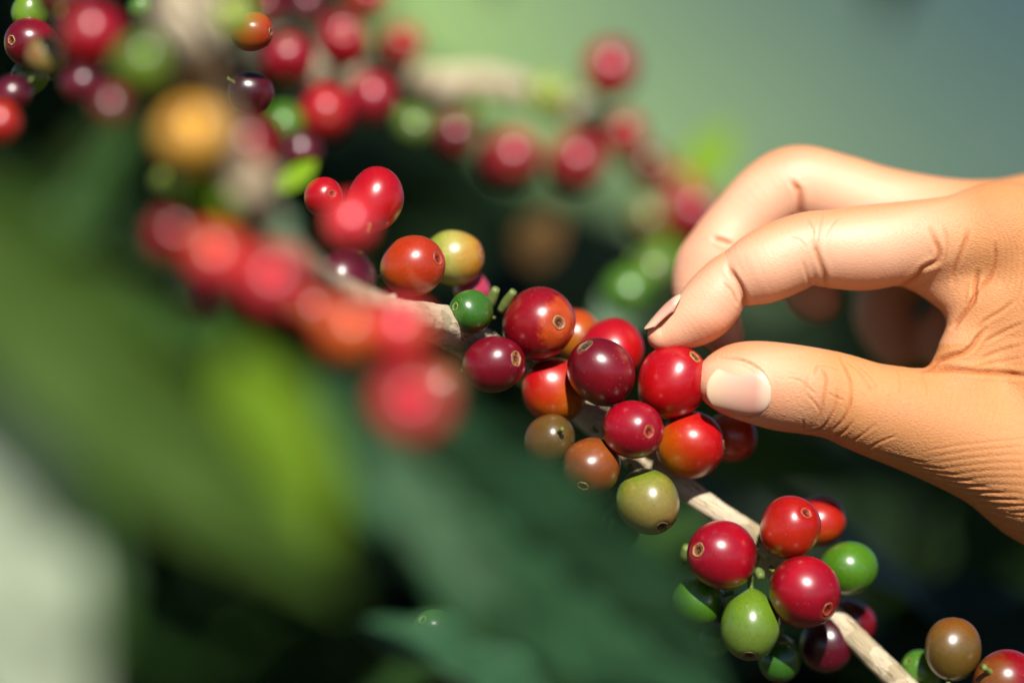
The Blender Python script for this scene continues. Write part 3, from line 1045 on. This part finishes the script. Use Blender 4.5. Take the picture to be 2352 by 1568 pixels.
C(1790, 1512, 50, 6, (-.1, -.9, .3), 'dgreen', 'dark green cherry hanging behind the pear shaped green one', disc='brown', el=1.1)
C(1640, 1470, 36, 14, (-.6, -.6, .1), 'green', 'small green cherry tucked below the half shaded green one')
C(2189, 1490, 64, 0, (.15, .85, -.2), 'khaki', 'khaki brown cherry near the lower right corner', el=1.15)
C(2116, 1540, 46, 10, (-.4, .3, .3), 'green', 'green cherry left of the khaki brown one')
C(2312, 1572, 80, -2, (.4, -.3, -.5), 'crimson', 'crimson cherry cut by the lower right corner of the photograph')
C(1424, 1212, 48, 11, (-.2, -.9, .1), 'dgreen', 'dark green cherry in shade behind the olive green one', el=1.15)
C(1003, 1452, 52, 3, (-.5, .5, .5), 'dgreen', 'dark green cherry in deep shade low under the foreground leaf')
# --- in focus at the upper left, behind the blurred ones
C(74, 98, 60, 0, (-.62, .0, .78), 'dark', 'dark crimson cherry with a big cream ringed scar, far upper left', disc='tan', el=1.1)
C(72, 28, 44, 5, (.3, .4, -.4), 'lgreen', 'yellow green cherry above the one with the cream ringed scar')
C(70, 175, 40, 6, (-.70, .05, .6), 'lgreen', 'yellow green cherry below the one with the cream ringed scar', disc='brown')
C(578, 72, 46, 0, (.90, -.05, .35), 'orange', 'orange cherry with scar on its right edge behind yellow green blur', disc='tan')
C(575, 215, 50, 8, (.5, -.3, -.5), 'redshade', 'dark purple cherry in shade behind the foreground twig')
# --- the same branch nearer the lens, out of focus
G = 1
C(108, 128, 45, -45, (-.3, 0, .6), 'olive', 'blurred olive cherry between two red ones, upper left', grp=G)
C(212, 85, 76, -84, (-.2, .2, .7), 'crimson', 'big blurred red cherry with white glint, upper left', grp=G, g=(-.3, .5, .3))
C(150, -8, 62, -55, (0, .3, -.5), 'dark', 'blurred dark red cherry on the top edge of the photograph', grp=G)
C(335, 152, 70, -115, (0, -.3, -.5), 'olive', 'blurred green cherry with a pale glint left of the near twig', grp=G, rough=.4)
C(255, 245, 50, -97, (.2, -.4, .4), 'dark', 'blurred dull red cherry under the blurred green one', grp=G)
C(442, 312, 74, -140, (-.1, .2, .6), 'yellow', 'blurred golden yellow cherry beside the near twig', grp=G, g=(.3, .5, .3))
C(575, 335, 58, -115, (.5, -.6, -.2), 'crimson', 'blurred red cherry right of the golden yellow one', grp=G)
C(540, 42, 50, -103, (.2, .3, .3), 'lime', 'blurred lime green cherry against the twig at the top edge', grp=G)
C(322, 18, 28, -40, (.2, .3, .3), 'green', 'small blurred bright green cherry near the top edge', grp=G)
C(-2, 282, 48, -62, (.2, -.3, .3), 'orred', 'blurred orange red cherry cut by the left edge of the photograph', grp=G)
C(402, 545, 58, -128, (-.5, .2, -.2), 'crimson', 'blurred magenta red cherry leftmost in the near red cluster', grp=G)
C(500, 595, 72, -135, (-.3, .3, .3), 'coral', 'blurred orange red cherry between magenta and pink ones', grp=G, g=(.3, -.9, .1))
C(625, 650, 74, -147, (.2, -.2, .6), 'coral', 'blurred pink red cherry, lowest of the near upper cluster', grp=G)
C(806, 512, 64, -90, (.1, -.2, .6), 'coral', 'blurred coral red cherry overlapping the tall bright red one', grp=G)
C(805, 765, 76, -127, (-.2, .3, .5), 'coral', 'blurred coral orange cherry, left of a touching pair', grp=G, g=(.1, .3, -.9))
C(918, 768, 76, -118, (.3, .2, .5), 'coral', 'blurred coral orange cherry, right of a touching pair', grp=G, g=(-.5, .3, .3))
C(945, 930, 80, -163, (.1, -.1, .7), 'coral', 'blurred pink red cherry lowest in the near branch', grp=G)
C(1010, 885, 56, -97, (.4, -.3, .3), 'brol', 'blurred brownish cherry at the right edge of the near cluster', grp=G)
C(860, 858, 58, -111, (-.3, -.5, .1), 'redshade', 'blurred dark cherry in shade below the coral orange pair', grp=G)
# --- the branch behind
G = 2
C(660, 135, 60, 82, (0, .45, .75), 'crimson', 'soft focus red cherry, left end of the branch behind', grp=G, disc='tan')
C(785, 95, 62, 103, (.1, .2, .7), 'crimson', 'soft focus red cherry with orange underside near the top', grp=G, g=(.1, .9, .2))
C(748, 258, 64, 90, (.1, -.1, .6), 'red', 'soft focus bright red cherry right of the small green one', grp=G)
C(852, 224, 58, 101, (.1, -.5, .5), 'crimson', 'soft focus crimson cherry below the pale twig of the branch behind', grp=G)
C(655, 283, 45, 86, (.1, -.5, .5), 'green', 'soft focus small bright green cherry left of the bright red one', grp=G, el=1.15)
C(950, 287, 41, 120, (.1, -.3, .4), 'lgreen', 'soft focus yellow green cherry hanging under the branch behind', grp=G, el=1.2)
C(1045, 310, 51, 129, (.1, -.3, .6), 'dark', 'soft focus dark red cherry with pale glint under the branch behind', grp=G)
C(1176, 362, 66, 142, (.0, -.2, .7), 'crimson', 'soft focus crimson cherry, left one of two alike', grp=G)
C(1322, 372, 66, 146, (.1, -.2, .7), 'crimson', 'soft focus crimson cherry, right one of two alike', grp=G)
C(1262, 222, 49, 142, (.1, .2, .5), 'lime', 'soft focus lime cherry sitting on the end of the pale twig', grp=G)
C(1402, 162, 66, 159, (-.2, -.4, .6), 'crimson', 'soft focus red cherry standing highest against the pale background', grp=G, g=(.4, .8, .1))
C(1430, 312, 51, 168, (.1, -.1, .6), 'orred', 'soft focus dull orange cherry right of the pair of crimson ones', grp=G)
C(925, 105, 47, 142, (-.1, -.1, .6), 'orred', 'soft focus pale orange cherry above the pale twig', grp=G)
C(1492, 385, 47, 176, (.3, -.2, -.4), 'brown', 'soft focus brown cherry right of the dull orange one', grp=G)
C(1588, 495, 62, 185, (.3, .2, .3), 'crimson', 'soft focus magenta cherry half hidden by the middle finger', grp=G)
C(1488, 500, 39, 176, (.1, -.2, .3), 'olive', 'soft focus olive cherry left of the magenta one', grp=G)
C(705, 8, 47, 112, (.1, -.2, .3), 'redshade', 'soft focus dark cherry at the top edge over the branch behind', grp=G)
C(842, -6, 49, 129, (.1, -.2, .3), 'orred', 'soft focus orange brown cherry cut by the top edge', grp=G)
C(1500, 620, 47, 116, (.1, -.2, .3), 'lgreen', 'soft focus light green cherry behind the index fingertip', grp=G)
C(1440, 668, 56, 110, (.1, -.2, .3), 'green', 'soft focus green cherry low behind the index fingertip', grp=G)

C(690, 345, 46, 70, (.2, -.3, .2), 'redshade', 'soft focus shaded dark cherry under the small bright green one', grp=G)
C(610, 20, 42, 115, (-.2, .3, .3), 'dark', 'soft focus dark red cherry right of the sharp orange one near the top', grp=G)
C(860, 150, 36, 150, (.2, .2, .4), 'green', 'soft focus green cherry between two crimson ones at the pale twig', grp=G)
C(1100, 262, 34, 158, (.2, -.4, .4), 'lgreen', 'soft focus pale green cherry hidden under the middle of the branch behind', grp=G)
C(1560, 430, 36, 222, (.2, .4, .2), 'redor', 'soft focus orange cherry above the magenta one', grp=G)
G = 1
C(190, 190, 46, -60, (-.3, -.3, .3), 'redshade', 'blurred shaded cherry below the big red one, upper left', grp=G)
C(30, 215, 44, -30, (-.3, -.3, .3), 'redshade', 'blurred dark cherry under the yellow green pair, far left', grp=G)
C(470, 660, 56, -115, (-.3, -.5, .3), 'redshade', 'blurred shaded cherry under the near orange red one', grp=G)
C(725, 720, 52, -103, (-.3, .2, .3), 'orange', 'blurred orange cherry joining the pink red one and the coral pair', grp=G)
C(395, 425, 40, -84, (-.4, .2, .4), 'lime', 'blurred pale green fruitlet left of the near twig', grp=G)

# push touching cherries apart in depth only
for it in range(60):
    moved = False
    for i, a in enumerate(CH):
        for b in CH[i + 1:]:
            rr = (a['r'] + b['r']) * 0.985
            dx, dy_ = a['px'] - b['px'], a['py'] - b['py']
            if dx * dx + dy_ * dy_ >= rr * rr:
                continue
            dz = (a['dy'] - b['dy']) / MM
            need = math.sqrt(rr * rr - dx * dx - dy_ * dy_)
            if abs(dz) < need - 0.5:
                sgn = 1 if dz >= 0 else -1
                push = (need - abs(dz)) * MM * 0.55
                wa, wb = (0, 1) if a['fix'] else ((1, 0) if b['fix'] else (0.5, 0.5))
                a['dy'] += sgn * push * wa
                b['dy'] -= sgn * push * wb
                moved = True
    if not moved:
        break

GROUPS = ['coffee cherries in focus', 'coffee cherries close to the lens', 'coffee cherries on the branch behind']
for i, c in enumerate(CH):
    ax = Vector(c['axis'])
    z = vdir(ax.x, ax.y, -ax.z)
    ref = Vector((0.31, 0.2, 0.9))
    x = ref.cross(z).normalized()
    x = (Matrix.Rotation((i * 2.39) % 6.28, 3, z) @ x).normalized()
    y = z.cross(x)
    M = Matrix((x, y, z)).transposed()
    if c['g'] is None:
        g = (0, 0, 1)
    else:
        g = c['g']
        g = M.transposed() @ vdir(g[0], g[1], -g[2])
        g = tuple(g)
    mat = mat_cherry('cherry_' + c['pal'], PAL[c['pal']], g, i + 1, c['dust'], c['rough'])
    me = SHAPES[c['shape']][i % 3].copy()
    me.materials.append(mat)
    o = link('coffee_cherry', me, label=c['label'], category='coffee cherry', group=GROUPS[c['grp']])
    r = c['r'] * S * (1 + c['dy'] / 590)
    # foreshortened long axis
    o.matrix_world = Matrix.Translation(V(c['px'], c['py'], c['dy'])) @ M.to_4x4() @ Matrix.Diagonal((r, r, r * c['el'], 1))
    link('calyx_scar', DISCMESH[c['disc']][(i * 5) % 6], None, o)
    link('stalk', STALK, None, o)

# ------------------------------------------------------------------ branches
main = empty('coffee_branch', V(2200, 1700, 4), label='pale bare coffee twig in focus, running from top left down to the lower right', category='branch')
def under(o, parent):
    o.parent = parent
    o.matrix_parent_inverse = parent.matrix_basis.inverted()
    return o
TW = vknots([(400, -300, -128, 40), (415, -80, -142, 38), (440, 60, -151, 50), (485, 200, -135, 34), (530, 330, -126, 36), (575, 450, -116, 52), (640, 560, -101, 40), (760, 660, -60, 38),
             (900, 715, -26, 34), (1010, 745, -4, 46), (1090, 790, 10, 44), (1200, 850, 18, 34), (1330, 935, 17, 34), (1420, 1005, 14, 42), (1500, 1070, 12, 34), (1590, 1135, 8, 27), (1670, 1190, 6, 27),
             (1745, 1245, 8, 30), (1800, 1310, 14, 40), (1880, 1390, 14, 34), (1945, 1448, 8, 28), (2010, 1510, 6, 28), (2090, 1590, 6, 29), (2200, 1700, 4, 34), (2400, 1890, 10, 36), (2800, 2200, 60, 44)])
under(link('twig', tube_mesh('twig', TW, 22, 10, 0.05, 3), BARK), main)
for k, (px, py, dy, r, a) in enumerate([(1205, 800, 8, 22, (.1, .8)), (1395, 975, 4, 24, (-.7, .3)), (1752, 1255, 2, 18, (.3, -.6)), (905, 690, -20, 16, (-.7, .1)), (555, 425, -120, 46, (.6, .2)), (440, 55, -150, 44, (-.5, .1))]):
    p = V(px, py, dy)
    q = p + vdir(a[0], a[1], -0.3) * r * S * 1.6
    m_ = (p + q) / 2
    under(link('node_scale', tube_mesh('node_scale', [(p.x, p.y, p.z, r * S), (m_.x, m_.y, m_.z, r * S * 0.8), (q.x, q.y, q.z, r * S * 0.25)], 12, 4, 0.10, k), BARK), main)
for k, (px, py, dy, r, tx, ty) in enumerate([(1118, 715, 3, 13, 1140, 662), (1150, 715, 3, 12, 1180, 668), (1395, 965, 8, 14, 1368, 985), (1572, 1290, 8, 13, 1578, 1255), (1742, 1310, 3, 12, 1748, 1325)]):
    p, q = V(px, py, dy), V(tx, ty, dy - 3)
    m_ = (p + q) / 2
    under(link('bud', tube_mesh('bud', [(p.x, p.y, p.z, r * S * .8), (m_.x, m_.y, m_.z, r * S), (q.x, q.y, q.z, r * S * 0.7)], 12, 4, 0.05, k), mat_simple('bud_green', lin(140, 160, 80, .8), .5, .4, 200)), main)

n_sun = (sun_dir + vdir(0, 0, -1)).normalized()
# leaves of the near branch, far out of focus
leaf(main, V(-330, 320, -225), V(800, 1420, -215), vdir(-.60, .50, -.60), LEAF_MID, 0, 0.56, 'broad mid green leaf crossing the lower left, blurred')
leaf(main, V(300, 250, -150), V(-130, 860, -190), vdir(.8, .1, -.5), LEAF, 1, 0.6, 'dark green leaf at the left edge, blurred')
leaf(main, V(-100, 735, -205), V(150, 1960, -205), n_sun, LEAF_GLARE, 1, 0.74, 'leaf painted pale with sun glare at the lower left corner, blurred')
leaf(main, V(530, 800, -190), V(760, 1200, -215), sun_dir, LEAF_LIME, 0, 0.72, 'lime green young leaf under the near cherries, blurred')
leaf(main, V(720, 850, -140), V(1700, 1700, -115), vdir(-.6, .3, -.7), LEAF_BLUE, 0, 0.80, 'blue green leaf in front of the lower cherries, blurred')
leaf(main, V(840, 1030, -165), V(1230, 1440, -150), vdir(-.25, .5, -.8), LEAF_SAGE, 1, 0.62, 'pale veined leaf under the blue green one')
leaf(main, V(820, 1440, -90), V(1600, 1720, -70), vdir(.1, .6, -.5), LEAF_BLUE, 3, 0.7)
leaf(main, V(-60, 560, -150), V(420, 1640, -165), vdir(.5, .1, -.5), LEAF, 3, 0.7, 'dark green leaf between the pale one and the mid green one')
leaf(main, V(540, 430, -118), V(470, 500, -126), n_sun, LEAF_LIME, 0, 1.4, 'small pale green leaflet at the upper node, blurred')
leaf(main, V(560, 420, -116), V(395, 430, -124), n_sun, LEAF_LIME, 1, 1.2)
leaf(main, V(600, 470, -110), V(665, 560, -116), n_sun, LEAF_SAGE, 0, 1.4)
leaf(main, V(640, 440, -66), V(730, 360, -60), n_sun, LEAF_LIME, 0, 0.9)
leaf(main, V(1385, 1290, 20), V(1480, 1130, 22), vdir(-.5, .3, -.7), LEAF, 1, 1.2)

rear = empty('coffee_branch', V(700, 100, 120), label='out of focus coffee twig behind, running level across the upper middle', category='branch')
TW2 = vknots([(300, -200, 600, 30), (480, 60, 420, 26), (660, 130, 240, 26), (725, 160, 160, 30), (765, 170, 142, 40), (890, 160, 150, 30), (980, 195, 155, 38), (1100, 190, 162, 34), (1220, 212, 170, 28), (1340, 270, 182, 38), (1420, 330, 195, 26), (1500, 410, 208, 24), (1560, 470, 218, 14)])
under(link('twig', tube_mesh('twig', TW2, 16, 8, 0.06, 9), BARK), rear)
for px, py, dy, r in ((755, 172, 122, 36), (960, 180, 145, 40), (1350, 265, 172, 36), (1150, 205, 155, 30)):
    p = V(px, py, dy)
    q = p + vdir(.5, .1, -.6) * r * S * 1.5
    under(link('node_scale', tube_mesh('node_scale', [(p.x, p.y, p.z, r * S), ((p.x + q.x) / 2, (p.y + q.y) / 2, (p.z + q.z) / 2, r * S * .9), (q.x, q.y, q.z, r * S * .4)], 12, 4, 0.1, int(px)), BARK), rear)
leaf(rear, V(1560, 450, 225), V(1690, 270, 240), n_sun, LEAF_LIME, 0, 0.9, 'small lime leaf standing at the end of the branch behind')
leaf(rear, V(1540, 470, 230), V(1640, 300, 250), vdir(-.3, .6, -.5), LEAF_MID, 1, 1.1)

leaf(rear, V(1390, 790, 140), V(1470, 600, 150), sun_dir, LEAF_SAGE, 1, 1.2)
leaf(rear, V(1450, 700, 170), V(1545, 520, 180), sun_dir, LEAF_LIME, 1, 0.9)
leaf(rear, V(1205, 600, 240), V(1265, 500, 230), vdir(.1, .5, -.8), LEAF_DRY, 3, 1.8)

# ------------------------------------------------------------------ shaded bush behind
bush = empty('coffee_bush', Vector((-0.52, 1.32, 0.0)), label='dark leafy coffee bush filling the shade behind the cherries', category='coffee bush')
tk = [(-0.52, 1.32, -0.1, 0.026), (-0.51, 1.31, 0.5, 0.022), (-0.53, 1.33, 0.95, 0.018), (-0.51, 1.34, 1.25, 0.014), (-0.54, 1.35, 1.75, 0.008)]
under(link('trunk', tube_mesh('trunk', tk, 14, 8, 0.06, 5), TRUNK), bush)
def y_edge(px):
    xs_ = [-4000, 500, 830, 900, 1000, 1250, 1400, 1520, 1640, 1720, 1900, 2300, 4000]
    ys_ = [-2500, -2500, -700, 120, 240, 300, 390, 490, 560, 560, 560, 570, 900]
    return float(np.interp(px, xs_, ys_))
def to_px(p):
    loc = RV.transposed() @ (p - CAM)
    return 1176 + loc.x / loc.y * D0 / S, 784 - loc.z / loc.y * D0 / S
def sprays(n, dy0, dy1, px0, px1, py0, py1, inside=True, margin=30):
    k = t = 0
    while k < n and t < n * 60:
        t += 1
        p0 = V(rnd.uniform(px0, px1), rnd.uniform(py0, py1), rnd.uniform(dy0, dy1))
        ang = rnd.uniform(0, 2 * math.pi)
        d = Vector((math.cos(ang) * 0.8, math.sin(ang) * 0.6 - 0.1, rnd.uniform(-0.8, 0.1))).normalized()
        p1 = p0 + d * rnd.uniform(0.09, 0.145)
        if inside:
            (ax, ay), (bx, by) = to_px(p0), to_px(p1)
            if ay < y_edge(ax) + margin or by < y_edge(bx) + margin:
                continue
        k += 1
        yield p0, p1, Vector((rnd.uniform(-.7, .7), rnd.uniform(-.5, .5), rnd.uniform(.4, 1))).normalized()
def bushleaf(p0, p1, nrm):
    leaf(bush, p0, p1, nrm, rnd.choice([LEAF_SHADED, LEAF_SHADED, LEAF]), rnd.randrange(4), rnd.uniform(0.85, 1.15))
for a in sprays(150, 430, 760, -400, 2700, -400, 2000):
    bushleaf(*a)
for a in sprays(90, 190, 420, -900, 2700, -1500, -330, inside=False):       # unseen leaves added above the picture to shade the bush
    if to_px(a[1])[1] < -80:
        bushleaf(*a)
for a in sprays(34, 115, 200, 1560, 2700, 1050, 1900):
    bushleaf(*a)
# the leaves deeper in, too many and too dark to tell apart
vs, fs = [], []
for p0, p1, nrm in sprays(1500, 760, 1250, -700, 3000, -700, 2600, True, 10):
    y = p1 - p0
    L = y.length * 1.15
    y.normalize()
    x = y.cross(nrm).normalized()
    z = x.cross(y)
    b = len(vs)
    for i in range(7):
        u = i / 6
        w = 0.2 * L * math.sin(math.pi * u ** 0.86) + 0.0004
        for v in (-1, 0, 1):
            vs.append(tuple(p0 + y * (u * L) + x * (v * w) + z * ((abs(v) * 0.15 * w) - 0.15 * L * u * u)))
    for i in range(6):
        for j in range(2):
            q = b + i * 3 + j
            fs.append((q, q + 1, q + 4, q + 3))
under(link('foliage', mesh_np('foliage', vs, fs), LEAF_SHADED, kind='stuff'), bush)
